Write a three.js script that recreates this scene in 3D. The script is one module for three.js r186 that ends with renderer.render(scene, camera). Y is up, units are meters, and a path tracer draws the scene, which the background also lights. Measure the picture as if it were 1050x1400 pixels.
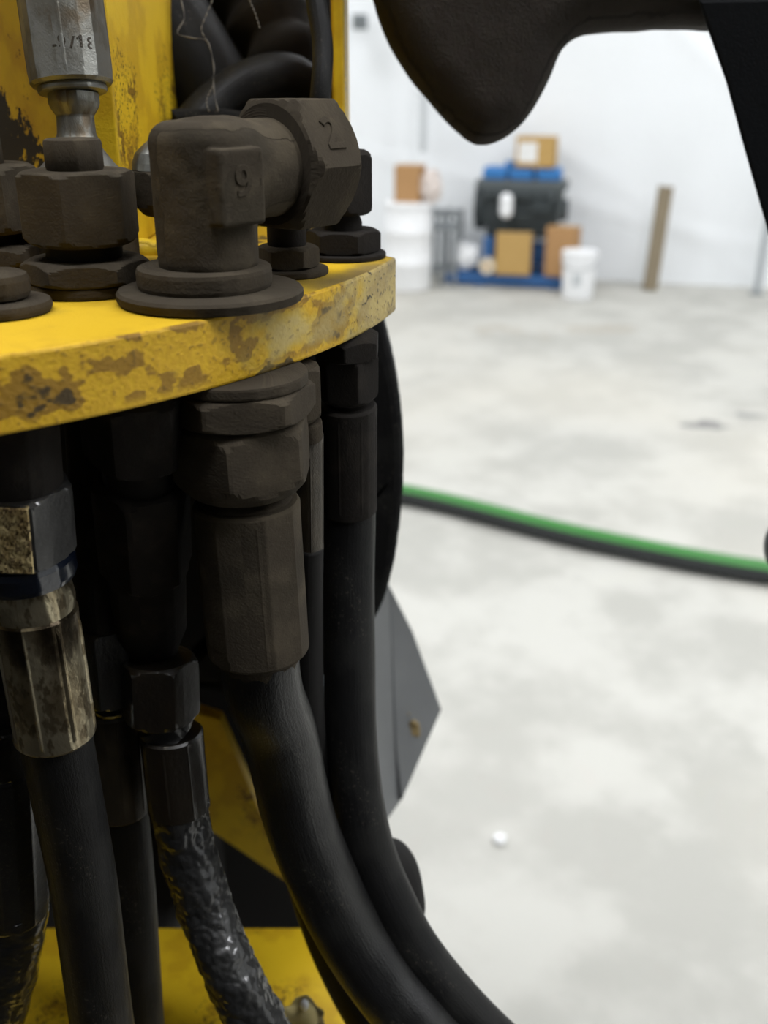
import * as THREE from 'three';
import { RectAreaLightUniformsLib } from 'three/addons/lights/RectAreaLightUniformsLib.js';
import { FontLoader } from 'three/addons/loaders/FontLoader.js';
import { TextGeometry } from 'three/addons/geometries/TextGeometry.js';
import { RoundedBoxGeometry } from 'three/addons/geometries/RoundedBoxGeometry.js';
import { mergeGeometries, mergeVertices, toCreasedNormals } from 'three/addons/utils/BufferGeometryUtils.js';
import { ImprovedNoise } from 'three/addons/math/ImprovedNoise.js';

// ------------------------------------------------------------------ camera, lights, exposure
const scene = new THREE.Scene();
scene.background = new THREE.Color(0x000000);
const EYE = 1.4, PITCH = THREE.MathUtils.degToRad(23), F = 1400;
const camera = new THREE.PerspectiveCamera(53.1301, 0.75, 0.02, 60);
camera.position.set(0, EYE, 0);
camera.rotation.set(-PITCH, 0, 0);
camera.focus = 0.425;
camera.userData.fStop = 7.6;
scene.add(camera);
const renderer = new THREE.WebGLRenderer({ antialias: true });
renderer.toneMapping = THREE.LinearToneMapping;
renderer.toneMappingExposure = 1.0;
renderer.shadowMap.enabled = true;
RectAreaLightUniformsLib.init();

// the hall stands 15 degrees askew to the view: U runs along the far wall, N points from it to the camera
const YAW = THREE.MathUtils.degToRad(-15);
const U = new THREE.Vector3(Math.cos(YAW), 0, -Math.sin(YAW)), N = new THREE.Vector3(Math.sin(YAW), 0, Math.cos(YAW));
const hall = (u, y, n) => new THREE.Vector3(U.x * u + N.x * n, y, U.z * u + N.z * n);
const WALL_N = -7.9, CEIL = 4.6, U0 = -6, U1 = 9, N1 = 8;
const LAMP = 23.5;                                   // radiance of each ceiling strip, all out of view
const LAMP_SPOTS = [];
for (const n of [-6.2, -3.2, 5.6]) for (const u of [-3.6, 0.9, 5.2]) LAMP_SPOTS.push([u, n]);
LAMP_SPOTS.push([-3.6, 0.4], [-1.5, 0.4], [0.6, 0.4], [2.5, -0.6], [4.2, -0.6]);  // out of view, placed to light the post, elbow and right hose edges
for (const [u, n] of LAMP_SPOTS) {
  const l = new THREE.RectAreaLight(0xfafbff, LAMP, 1.8, 0.45);
  l.position.copy(hall(u, CEIL - 0.125, n));
  l.rotation.set(-Math.PI / 2, 0, 0); l.rotation.order = 'YXZ'; l.rotation.y = YAW;
  scene.add(l);
}

// ------------------------------------------------------------------ helpers
const C = Math.cos(PITCH), S = Math.sin(PITCH), V3 = (x, y, z) => new THREE.Vector3(x, y, z);
function at(px, py, d) { const x = (px - 525) / F * d, y = (700 - py) / F * d; return V3(x, EYE + y * C - d * S, -(d * C + y * S)); }
function atZ(px, py, z) { const x = (px - 525) / F, y = (700 - py) / F, k = -z / (C + y * S); return V3(x * k, EYE + (y * C - S) * k, z); }   // the same on the upright plane z
const used = {};
function numbered(name) { const k = used[name] = (used[name] ?? -1) + 1; return k ? `${name}_${String(k).padStart(3, '0')}` : name; }
function tag(o, label, category, group) { o.userData.label = label; o.userData.category = category; if (group) o.userData.group = group; return o; }
function thing(name, label, category, pos = V3(0, 0, 0), group) {
  const o = new THREE.Group(); o.name = numbered(name); o.position.copy(pos); scene.add(o);
  return tag(o, label, category, group);
}
// a part whose geometry is given in world coordinates
function part(name, geo, mat, parent, label) {
  const m = new THREE.Mesh(geo, mat); m.name = name; m.castShadow = m.receiveShadow = true;
  let p = parent, off = V3(0, 0, 0);
  while (p && p !== scene) { off.add(p.position); p = p.parent; }
  geo.translate(-off.x, -off.y, -off.z);
  if (label) m.userData.label = label;
  parent.add(m); return m;
}
function solo(name, geo, mat, label, category, pos, group) {      // a thing of one mesh, geometry around its own origin
  const m = new THREE.Mesh(geo, mat); m.name = numbered(name); m.castShadow = m.receiveShadow = true;
  if (pos) m.position.copy(pos); scene.add(m); return tag(m, label, category, group);
}
function struct(name, geo, mat, pos, turn = 0, parent = scene) {
  const m = new THREE.Mesh(geo, mat); m.name = name; m.castShadow = m.receiveShadow = true; m.userData.kind = 'structure';
  if (pos) m.position.copy(pos); m.rotation.y = turn; parent.add(m); return m;
}
// every polar body has its axis on +y
function polar(ys, rf, nphi = 72, bore = 0, crease = 0.6) {
  const pos = [], uv = [], idx = [], rows = ys.length, w = nphi + 1;
  for (const y of ys) for (let i = 0; i <= nphi; i++) {
    const a = i / nphi * Math.PI * 2, r = rf(a, y);
    pos.push(r * Math.sin(a), y, r * Math.cos(a)); uv.push(a * 0.02, y);
  }
  for (let j = 0; j < rows - 1; j++) for (let i = 0; i < nphi; i++) { const a = j * w + i, b = a + 1, c = a + w, d = c + 1; idx.push(a, b, c, b, d, c); }
  for (const [j, up] of [[0, false], [rows - 1, true]]) {
    const s = pos.length / 3;
    for (let i = 0; i <= nphi; i++) {
      const a = i / nphi * Math.PI * 2;
      pos.push(bore * Math.sin(a), ys[j], bore * Math.cos(a)); uv.push(bore * Math.sin(a), bore * Math.cos(a));
    }
    for (let i = 0; i < nphi; i++) { const a = j * w + i, b = a + 1, c = s + i, d = c + 1; up ? idx.push(a, b, c, b, d, c) : idx.push(b, a, c, b, c, d); }
  }
  const g = new THREE.BufferGeometry();
  g.setAttribute('position', new THREE.Float32BufferAttribute(pos, 3)); g.setAttribute('uv', new THREE.Float32BufferAttribute(uv, 2)); g.setIndex(idx);
  return toCreasedNormals(g, crease);
}
function levels(h, n = 14, edge = 0.0012) {                         // denser at both ends
  const a = [0];
  for (let i = 0; i <= n; i++) a.push(edge * 0.35 + (h - edge * 0.7) * (0.5 - 0.5 * Math.cos(Math.PI * i / n)));
  a.push(h); return a;
}
// hexagon nut: six flats with rounded corners, cut by a cone at either end
function hex(af, h, { rot = 0, top = 0.95, bottom = 0.95, slope = 1.5, bore = 0, p = 34, soft = 0.0007 } = {}) {
  const a0 = af / 2;
  return polar(levels(h), (phi, y) => {
    let s = 0;
    for (let k = 0; k < 6; k++) { const c = Math.cos(phi - rot - k * Math.PI / 3); if (c > 0) s += c ** p; }
    let r = a0 / s ** (1 / p);
    r = Math.min(r, a0 * top + (h - y) * slope, a0 * bottom + y * slope);
    const e = Math.min(y, h - y); if (e < soft) r -= (soft - e) * 0.8;
    return r;
  }, 120, bore, 0.42);
}
// lathe with softened edges; points [r, y] bottom to top
function turned(pts, nphi = 72) {
  const ys = pts.map((_, i) => i), g = polar(ys, (a, i) => Math.max(pts[i][0], 1e-5), nphi, 0, 0.6);
  const P = g.attributes.position, uv = g.attributes.uv;
  for (let i = 0; i < P.count; i++) { const y = pts[Math.round(P.getY(i))][1]; P.setY(i, y); uv.setY(i, y); }
  g.deleteAttribute('normal');
  return toCreasedNormals(g, 0.6);
}
function ring(r, h, e = 0.0012) { return turned([[r - e, 0], [r - e * 0.3, e * 0.3], [r, e], [r, h - e], [r - e * 0.3, h - e * 0.3], [r - e, h]]); }
// crimped ferrule: eight dies leave eight shallow flats with a raised line between
function ferrule(r, h, { dies = 8, depth = 0.05, rot = 0.2, ridge = 0.0005, lip = 0.003, taper = 0 } = {}) {
  return polar(levels(h, 26, 0.0015), (phi, y) => {
    const step = Math.PI * 2 / dies, f = ((phi - rot) / step % 1 + 1) % 1, d = Math.min(f, 1 - f);
    let k = 1 - depth * (0.5 + 0.5 * Math.cos((f - 0.5) * Math.PI * 2));
    const inner = Math.min(1, Math.max(0, Math.min(y, h - y) - lip) / 0.003);
    let q = r * (1 - taper * y / h) * (1 - (1 - k) * inner) + ridge * inner * Math.exp(-((d / 0.035) ** 2));
    const e = Math.min(y, h - y); if (e < 0.0012) q -= (0.0012 - e) * 0.9;
    return q;
  }, 192, 0, 0.5);
}
function along(geo, a, b) {                                          // stand a y-axis body on a, pointing to b
  const q = new THREE.Quaternion().setFromUnitVectors(V3(0, 1, 0), b.clone().sub(a).normalize());
  return geo.applyQuaternion(q).translate(a.x, a.y, a.z);
}
function tube(pts, r, { seg = 160, nphi = 40, disp = null, arc = null, closed = true } = {}) {
  const curve = new THREE.CatmullRomCurve3(pts, false, 'centripetal'), fr = curve.computeFrenetFrames(seg, false);
  const pos = [], uv = [], idx = [], w = nphi + 1, len = curve.getLength();
  // frames without twist, started from world up or x
  let nrm = Math.abs(fr.tangents[0].y) > 0.8 ? V3(0, 0, 1) : V3(0, 1, 0);
  for (let j = 0; j <= seg; j++) {
    const p = curve.getPointAt(j / seg), t = fr.tangents[j];
    nrm = nrm.clone().addScaledVector(t, -nrm.dot(t)).normalize();
    const bin = t.clone().cross(nrm), rr = typeof r === 'function' ? r(j / seg) : r;
    for (let i = 0; i <= nphi; i++) {
      const a = arc ? arc[0] + (arc[1] - arc[0]) * i / nphi : i / nphi * Math.PI * 2;
      const dir = nrm.clone().multiplyScalar(Math.cos(a)).addScaledVector(bin, Math.sin(a));
      let q = rr; if (disp) q += disp(p.x + dir.x * rr, p.y + dir.y * rr, p.z + dir.z * rr, j / seg, a);
      pos.push(p.x + dir.x * q, p.y + dir.y * q, p.z + dir.z * q); uv.push(a * 0.016, j / seg * len);
    }
  }
  for (let j = 0; j < seg; j++) for (let i = 0; i < nphi; i++) { const a = j * w + i, b = a + 1, c = a + w, d = c + 1; idx.push(a, b, c, b, d, c); }
  if (closed && !arc) for (const j of [0, seg]) {
    const c = pos.length / 3, p = curve.getPointAt(j / seg); pos.push(p.x, p.y, p.z); uv.push(0, 0);
    for (let i = 0; i < nphi; i++) { const a = j * w + i; j ? idx.push(a, a + 1, c) : idx.push(a + 1, a, c); }
  }
  const g = new THREE.BufferGeometry();
  g.setAttribute('position', new THREE.Float32BufferAttribute(pos, 3)); g.setAttribute('uv', new THREE.Float32BufferAttribute(uv, 2)); g.setIndex(idx);
  g.computeVertexNormals();
  return g;
}
function boxUV(g) {
  if (!g.attributes.normal) g.computeVertexNormals();
  const P = g.attributes.position, M = g.attributes.normal, uv = new Float32Array(P.count * 2);
  for (let i = 0; i < P.count; i++) {
    const x = Math.abs(M.getX(i)), y = Math.abs(M.getY(i)), z = Math.abs(M.getZ(i));
    const [a, b] = x > y && x > z ? [P.getZ(i), P.getY(i)] : y > z ? [P.getX(i), P.getZ(i)] : [P.getX(i), P.getY(i)];
    uv[2 * i] = a; uv[2 * i + 1] = b;
  }
  g.setAttribute('uv', new THREE.BufferAttribute(uv, 2)); return g;
}
// mesh of a signed distance field (surface nets)
function skin(sdf, lo, hi, cell) {
  const n = [0, 1, 2].map((k) => Math.ceil((hi[k] - lo[k]) / cell) + 1), [nx, ny, nz] = n, f = new Float32Array(nx * ny * nz);
  const id = (i, j, k) => i + nx * (j + ny * k);
  for (let k = 0; k < nz; k++) for (let j = 0; j < ny; j++) for (let i = 0; i < nx; i++) f[id(i, j, k)] = sdf(lo[0] + i * cell, lo[1] + j * cell, lo[2] + k * cell);
  const vert = new Int32Array(nx * ny * nz).fill(-1), pos = [], idx = [];
  const E = [[0, 1], [0, 2], [0, 4], [1, 3], [1, 5], [2, 3], [2, 6], [3, 7], [4, 5], [4, 6], [5, 7], [6, 7]];
  for (let k = 0; k < nz - 1; k++) for (let j = 0; j < ny - 1; j++) for (let i = 0; i < nx - 1; i++) {
    const v = []; let neg = 0;
    for (let q = 0; q < 8; q++) { v[q] = f[id(i + (q & 1), j + (q >> 1 & 1), k + (q >> 2))]; if (v[q] < 0) neg++; }
    if (!neg || neg === 8) continue;
    let sx = 0, sy = 0, sz = 0, m = 0;
    for (const [a, b] of E) if ((v[a] < 0) !== (v[b] < 0)) {
      const t = v[a] / (v[a] - v[b]);
      sx += (a & 1) + t * ((b & 1) - (a & 1)); sy += (a >> 1 & 1) + t * ((b >> 1 & 1) - (a >> 1 & 1)); sz += (a >> 2) + t * ((b >> 2) - (a >> 2)); m++;
    }
    vert[id(i, j, k)] = pos.length / 3;
    pos.push(lo[0] + (i + sx / m) * cell, lo[1] + (j + sy / m) * cell, lo[2] + (k + sz / m) * cell);
  }
  const quad = (a, b, c, d, flip) => flip ? idx.push(a, c, b, a, d, c) : idx.push(a, b, c, a, c, d);
  for (let k = 1; k < nz - 1; k++) for (let j = 1; j < ny - 1; j++) for (let i = 1; i < nx - 1; i++) {
    const s = f[id(i, j, k)] < 0;
    if (s !== f[id(i + 1, j, k)] < 0) quad(vert[id(i, j - 1, k - 1)], vert[id(i, j, k - 1)], vert[id(i, j, k)], vert[id(i, j - 1, k)], !s);
    if (s !== f[id(i, j + 1, k)] < 0) quad(vert[id(i - 1, j, k - 1)], vert[id(i - 1, j, k)], vert[id(i, j, k)], vert[id(i, j, k - 1)], !s);
    if (s !== f[id(i, j, k + 1)] < 0) quad(vert[id(i - 1, j - 1, k)], vert[id(i, j - 1, k)], vert[id(i, j, k)], vert[id(i - 1, j, k)], !s);
  }
  const g = new THREE.BufferGeometry();
  g.setAttribute('position', new THREE.Float32BufferAttribute(pos, 3)); g.setIndex(idx);
  const P = g.attributes.position, M = new Float32Array(P.count * 3), e = cell * 0.6;
  for (let i = 0; i < P.count; i++) {
    const x = P.getX(i), y = P.getY(i), z = P.getZ(i);
    const a = sdf(x + e, y, z) - sdf(x - e, y, z), b = sdf(x, y + e, z) - sdf(x, y - e, z), c = sdf(x, y, z + e) - sdf(x, y, z - e), l = Math.hypot(a, b, c) || 1;
    M[3 * i] = a / l; M[3 * i + 1] = b / l; M[3 * i + 2] = c / l;
  }
  g.setAttribute('normal', new THREE.BufferAttribute(M, 3));
  return boxUV(g);
}
const smin = (a, b, k) => { const h = Math.max(k - Math.abs(a - b), 0) / k; return Math.min(a, b) - h * h * k / 4; };
function sdCyl(x, y, z, a, d, h, r, rd) {                           // from point a along unit d, length h
  const px = x - a.x, py = y - a.y, pz = z - a.z, t = px * d.x + py * d.y + pz * d.z;
  const q = Math.hypot(px - t * d.x, py - t * d.y, pz - t * d.z) - r + rd, w = Math.abs(t - h / 2) - h / 2 + rd;
  return Math.min(Math.max(q, w), 0) + Math.hypot(Math.max(q, 0), Math.max(w, 0)) - rd;
}
function shapeOf(pts) { const s = new THREE.Shape(); pts.forEach(([x, y], i) => (i ? s.lineTo(x, y) : s.moveTo(x, y))); return s; }
function splineShape(pts, n = 80) {
  const c = new THREE.CatmullRomCurve3(pts.map(([x, y]) => V3(x, y, 0)), false, 'centripetal'); return c.getPoints(n).map((p) => [p.x, p.y]);
}
const perlin = new ImprovedNoise(), nz = (x, y, z) => perlin.noise(x + 13.7, y + 5.3, z + 9.1);
const lerp = (a, b, t) => a + (b - a) * t, clamp = (x) => Math.min(1, Math.max(0, x)), step = (a, b, x) => { const t = clamp((x - a) / (b - a)); return t * t * (3 - 2 * t); };
const mix = (a, b, t) => [lerp(a[0], b[0], t), lerp(a[1], b[1], t), lerp(a[2], b[2], t)];

// ------------------------------------------------------------------ textures
let seed = 11; const rnd = () => { seed = (seed * 1664525 + 1013904223) >>> 0; return seed / 4294967296; };
function noiseTile(nx, ny, cx, cy, octaves = 4, gain = 0.5) {        // tiling value noise in 0..1
  const out = new Float32Array(nx * ny); let amp = 1, sum = 0;
  for (let o = 0; o < octaves; o++) {
    const L = new Float32Array(cx * cy).map(() => rnd());
    for (let y = 0; y < ny; y++) {
      const fy = y / ny * cy, y0 = Math.floor(fy), ty = fy - y0, sy = ty * ty * (3 - 2 * ty), r0 = (y0 % cy) * cx, r1 = ((y0 + 1) % cy) * cx;
      for (let x = 0; x < nx; x++) {
        const fx = x / nx * cx, x0 = Math.floor(fx), tx = fx - x0, sx = tx * tx * (3 - 2 * tx), a = x0 % cx, b = (x0 + 1) % cx;
        out[y * nx + x] += amp * lerp(lerp(L[r0 + a], L[r0 + b], sx), lerp(L[r1 + a], L[r1 + b], sx), sy);
      }
    }
    sum += amp; amp *= gain; cx *= 2; cy *= 2;
  }
  return out.map((v) => v / sum);
}
function tex(nx, ny, fn, { srgb = true, size = null, wrap = true } = {}) {
  const d = new Uint8Array(nx * ny * 4);
  for (let y = 0; y < ny; y++) for (let x = 0; x < nx; x++) {
    const c = fn(y * nx + x, x / nx, y / ny), i = (y * nx + x) * 4;
    if (typeof c === 'number') d[i] = d[i + 1] = d[i + 2] = clamp(c) * 255; else { d[i] = c[0]; d[i + 1] = c[1]; d[i + 2] = c[2]; }
    d[i + 3] = 255;
  }
  const t = new THREE.DataTexture(d, nx, ny, THREE.RGBAFormat);
  t.wrapS = t.wrapT = wrap ? THREE.RepeatWrapping : THREE.ClampToEdgeWrapping; t.magFilter = t.minFilter = THREE.LinearFilter;
  if (srgb) t.colorSpace = THREE.SRGBColorSpace;
  if (size) t.repeat.set(1 / size[0], 1 / size[1]);
  t.needsUpdate = true; return t;
}
const nA = noiseTile(512, 512, 6, 6, 6, 0.55), nB = noiseTile(512, 512, 24, 24, 4, 0.6), nC = noiseTile(512, 512, 90, 90, 2, 0.6), nD = noiseTile(512, 512, 3, 3, 6, 0.5), nE = noiseTile(512, 512, 40, 6, 4, 0.55);
const std = (o) => new THREE.MeshStandardMaterial(o), phys = (o) => new THREE.MeshPhysicalMaterial(o);

const dustMap = tex(512, 512, (i) => { let c = mix([60, 54, 45], [74, 67, 55], step(0.3, 0.7, nA[i])); c = mix(c, [47, 43, 35], step(0.55, 0.8, nD[i]) * 0.6); return mix(c, [92, 82, 67], step(0.7, 0.85, nC[i]) * 0.18); }, { size: [0.09, 0.09] });
const grainBump = tex(512, 512, (i) => 0.5 * nB[i] + 0.5 * nC[i], { srgb: false, size: [0.06, 0.06] });
const oilBump = tex(512, 512, (i) => 0.6 * nA[i] + 0.4 * nB[i], { srgb: false, size: [0.05, 0.05] });
const darkMap = tex(512, 512, (i) => mix([31, 28, 25], [44, 40, 35], step(0.4, 0.7, nA[i])), { size: [0.09, 0.09] });
const rubberMap = tex(512, 512, (i) => { let c = mix([22, 22, 22], [30, 30, 29], step(0.35, 0.65, nA[i])); return mix(c, [86, 80, 70], step(0.72, 0.8, nC[i]) * step(0.5, 0.62, nD[i]) * 0.5); }, { size: [0.1, 0.1] });
const hoseRough = tex(512, 512, (i) => 0.5 + 0.5 * nE[i], { srgb: false, size: [0.05, 0.12] });
const hoseBump = tex(512, 512, (i) => 0.5 * nE[i] + 0.5 * nC[i], { srgb: false, size: [0.04, 0.08] });
const M = {
  dust: phys({ map: dustMap, roughness: 0.95, specularIntensity: 0.25, bumpMap: grainBump, bumpScale: 0.00025 }),
  dark: phys({ map: darkMap, roughness: 0.85, specularIntensity: 0.35, bumpMap: grainBump, bumpScale: 0.0002 }),
  worn: phys({ map: rubberMap, roughness: 0.5, specularIntensity: 0.8, roughnessMap: hoseRough, bumpMap: hoseBump, bumpScale: 0.0002 }),
  rubber: phys({ map: rubberMap, roughness: 0.66, specularIntensity: 0.3, roughnessMap: hoseRough, bumpMap: hoseBump, bumpScale: 0.0002 }),
  guard: phys({ map: rubberMap, roughness: 0.95, specularIntensity: 0.15, bumpMap: hoseBump, bumpScale: 0.0004 }),
  oilyNut: phys({ map: dustMap, color: 0x7a6a50, roughness: 0.5, clearcoat: 1, clearcoatRoughness: 0.22, bumpMap: oilBump, bumpScale: 0.0005 }),
  tarnish: std({ map: dustMap, color: 0xffffff, metalness: 0.3, roughness: 0.4, bumpMap: grainBump, bumpScale: 0.0002 }),
  oily: phys({ map: rubberMap, roughness: 0.5, clearcoat: 1, clearcoatRoughness: 0.16, bumpMap: oilBump, bumpScale: 0.0007 }),
  zinc: std({ map: tex(512, 512, (i) => { let c = mix([142, 142, 136], [124, 122, 114], step(0.4, 0.6, nA[i])); return mix(c, [96, 82, 64], step(0.6, 0.78, nD[i]) * 0.8); }, { size: [0.06, 0.06] }), metalness: 0.85, roughness: 0.42, bumpMap: grainBump, bumpScale: 0.00012 }),
  greasy: std({ map: tex(512, 512, (i) => { let c = mix([176, 166, 140], [128, 114, 88], step(0.35, 0.65, nA[i])); c = mix(c, [84, 72, 52], step(0.52, 0.68, nB[i]) * 0.6); return mix(c, [34, 28, 20], step(0.55, 0.72, nD[i]) * 0.9); }, { size: [0.11, 0.16] }), metalness: 0.9, roughness: 0.28, bumpMap: oilBump, bumpScale: 0.0004 }),
  blackSteel: phys({ color: 0x1d1c1b, roughness: 0.75, specularIntensity: 0.4 }),
  tubeSteel: std({ map: darkMap, color: 0xffffff, metalness: 0.5, roughness: 0.42, bumpMap: grainBump, bumpScale: 0.0002 }),
};
// yellow paint: scratched, oil stained, worn to a darker coat
const paintMap = tex(512, 512, (i) => {
  let c = mix([216, 180, 26], [198, 160, 20], step(0.4, 0.65, nA[i]));
  c = mix(c, [120, 88, 16], step(0.6, 0.7, nD[i]) * step(0.5, 0.6, nB[i]) * 0.8);
  return mix(c, [44, 36, 16], step(0.66, 0.72, nC[i]) * step(0.48, 0.62, nD[i]) * 0.9);
}, { size: [0.11, 0.11] });
M.paint = std({ map: paintMap, roughness: 0.5, bumpMap: grainBump, bumpScale: 0.0002 });
const grimePaint = tex(512, 512, (i, u, v) => {                     // the web: black grease splashes thicken towards its lower left
  let c = mix([216, 180, 26], [196, 156, 20], step(0.4, 0.65, nA[i]));
  const k = step(0.1, 0.55, (0.44 - v) * 2 + (0.5 - u) * 1.5), n = 0.45 * nB[i] + 0.35 * nA[i] + 0.2 * nC[i];
  c = mix(c, [116, 84, 16], step(0.62 - 0.3 * k, 0.7 - 0.3 * k, n) * 0.8);
  return mix(c, [34, 28, 18], step(0.66 - 0.32 * k, 0.72 - 0.32 * k, n));
}, { wrap: false });
M.grimePaint = std({ map: grimePaint, roughness: 0.55, bumpMap: grainBump, bumpScale: 0.0003 });
const nR = noiseTile(1024, 96, 24, 3, 4, 0.5), nR2 = noiseTile(1024, 96, 170, 18, 2, 0.6), nR3 = noiseTile(1024, 96, 14, 2, 4, 0.5);
const rimMap = tex(1024, 96, (i, u, v) => {                         // u 0 at the right-hand corner, 1 at 0.30 m along the rim
  let c = mix([208, 168, 24], [186, 144, 20], nR2[i]);
  const worn = step(0.47, 0.53, nR[i]) * step(0.03, 0.2, v);
  c = mix(c, [128, 94, 20], worn * 0.8);
  c = mix(c, [52, 41, 20], step(0.66, 0.72, nR[i]) * 0.85);
  const tan = 1 - step(0.24, 0.44, u + (nR3[i] - 0.5) * 0.5);
  c = mix(c, mix([186, 170, 118], [150, 132, 84], nR[i]), tan * 0.85);
  return mix(c, [38, 32, 22], step(0.72, 0.8, nR2[i]) * (0.2 + 0.75 * (1 - step(0.1, 0.26, u))));
}, { wrap: false });
M.rim = std({ map: rimMap, roughness: 0.6, bumpMap: tex(1024, 96, (i) => 0.6 * nR[i] + 0.4 * nR2[i], { srgb: false, wrap: false }), bumpScale: 0.0007 });
const topMap = tex(512, 512, (i, u, v) => {
  let c = mix([214, 174, 26], [190, 150, 20], step(0.4, 0.6, nA[i]));
  c = mix(c, [70, 56, 30], step(0.6, 0.68, nB[i]) * step(0.45, 0.6, nA[i]));
  return mix(c, [122, 104, 66], step(0.38, 0.55, nD[i]) * step(0.42, 0.6, u) * 0.9);
}, { wrap: false });
M.plateTop = std({ map: topMap, roughness: 0.6, bumpMap: grainBump, bumpScale: 0.0003 });

// ------------------------------------------------------------------ the hall
const FL = 8, nF = noiseTile(2048, 2048, 34, 34, 5, 0.62), nF2 = noiseTile(2048, 2048, 5, 5, 4, 0.5), nF3 = noiseTile(1024, 1024, 260, 260, 2);
const floorMap = tex(2048, 2048, (i, u, v) => {
  let c = mix([170, 169, 162], [190, 189, 182], step(0.3, 0.7, nF[i]));
  c = mix(c, [182, 180, 173], step(0.5, 0.75, nF2[(i + 91733) % 4194304]) * 0.2);
  c = mix(c, [202, 197, 184], step(0.4, 0.75, nF2[i]) * 0.45);
  const X = u * FL, Z = -v * FL;                                     // metres: x to the right, z away
  for (const [sx, sz, a, b, k] of [[1.33, -4.26, 0.07, 0.05, 0.75], [1.43, -4.29, 0.07, 0.07, 0.8], [1.63, -4.42, 0.06, 0.04, 0.6], [0.95, -6.15, 0.5, 0.12, 0.3]]) {
    const q = Math.hypot((X - sx) / a, (Z - sz) / b) + (nF[i] - 0.5) * 4.5;
    c = mix(c, k < 0.5 ? [176, 164, 146] : [120, 119, 118], k * (1 - step(0.55, 1.15, q)));
  }
  return c;
});
floorMap.repeat.set(1 / FL, 1 / FL);
M.concrete = std({ map: floorMap, roughness: 0.7, bumpMap: tex(512, 512, (i) => nA[i] * 0.6 + nC[i] * 0.4, { srgb: false, size: [0.5, 0.5] }), bumpScale: 0.001 });
{
  const g = new THREE.BoxGeometry(24, 0.3, 24), P = g.attributes.position, uv = g.attributes.uv;
  for (let i = 0; i < P.count; i++) uv.setXY(i, P.getX(i), -P.getZ(i));
  struct('floor', g, M.concrete, V3(0, -0.15, 0));
}
M.sheet = std({ color: 0xeceff1, roughness: 0.45, bumpMap: tex(512, 512, (i) => nD[i] * 0.7 + nE[i] * 0.3, { srgb: false, size: [1.6, 1.6] }), bumpScale: 0.012 });
M.plainWall = std({ color: 0xe6e8e8, roughness: 0.8 });
{
  // far wall: loose white sheeting over studs, with slack folds
  const w = U1 - U0, g = new THREE.PlaneGeometry(w, CEIL, 300, 120), P = g.attributes.position, uv = g.attributes.uv;
  for (let i = 0; i < P.count; i++) {
    const x = P.getX(i), y = P.getY(i), h = y + CEIL / 2;
    const fold = (a, b, c, s) => Math.exp(-(((x * a + h * b - c) / s) ** 2));
    let z = 0.03 * nz(x * 0.9, h * 0.7, 1) + 0.012 * nz(x * 3, h * 1.6, 4);
    z += 0.012 * fold(0.65, 0.76, 0.29, 0.04) - 0.01 * fold(0.65, 0.76, 0.37, 0.04) + 0.006 * fold(0.5, 0.86, -0.35, 0.05) + 0.008 * fold(0.2, 0.98, 0.1, 0.05);
    P.setZ(i, z); uv.setXY(i, x, h);
  }
  g.computeVertexNormals();
  const mid = hall((U0 + U1) / 2, CEIL / 2, WALL_N);
  const wall = struct('wall_far', new THREE.BoxGeometry(w + 0.4, CEIL + 0.4, 0.2), M.plainWall, hall((U0 + U1) / 2, CEIL / 2, WALL_N - 0.17), YAW);
  const sh = new THREE.Mesh(g, M.sheet); sh.name = 'plastic_sheet'; sh.position.set(0, 0, 0.17); sh.receiveShadow = true; sh.castShadow = true; wall.add(sh);
  const d = N1 - WALL_N;
  struct('wall_left', new THREE.BoxGeometry(0.2, CEIL + 0.4, d + 0.4), M.plainWall, hall(U0 - 0.1, CEIL / 2, (N1 + WALL_N) / 2), YAW);
  struct('wall_right', new THREE.BoxGeometry(0.2, CEIL + 0.4, d + 0.4), M.plainWall, hall(U1 + 0.1, CEIL / 2, (N1 + WALL_N) / 2), YAW);
  struct('wall_near', new THREE.BoxGeometry(w + 0.4, CEIL + 0.4, 0.2), M.plainWall, hall((U0 + U1) / 2, CEIL / 2, N1 + 0.1), YAW);
  struct('ceiling', new THREE.BoxGeometry(w + 0.4, 0.2, d + 0.4), M.plainWall, hall((U0 + U1) / 2, CEIL + 0.1, (N1 + WALL_N) / 2), YAW);
}
M.housing = std({ color: 0xd8dadb, roughness: 0.5 });
M.glow = std({ color: 0xffffff, emissive: 0xfafbff, emissiveIntensity: 1.5, roughness: 0.5 });
{
  const proto = thing('unseen_ceiling_light', 'long white strip lamp on the hall ceiling, out of view', 'ceiling light', V3(0, 0, 0), 'unseen strip lamps on the hall ceiling');
  const hs = new THREE.Mesh(new RoundedBoxGeometry(1.9, 0.09, 0.52, 2, 0.02), M.housing); hs.name = 'housing'; hs.position.y = -0.045; proto.add(hs);
  const df = new THREE.Mesh(new THREE.BoxGeometry(1.8, 0.02, 0.45), M.glow); df.name = 'diffuser'; df.position.y = -0.1; proto.add(df);
  LAMP_SPOTS.forEach(([u, n], i) => {
    const o = i ? proto.clone() : proto;
    if (i) { o.name = numbered('unseen_ceiling_light'); scene.add(o); }
    o.position.copy(hall(u, CEIL, n)); o.rotation.y = YAW;
  });
}

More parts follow.
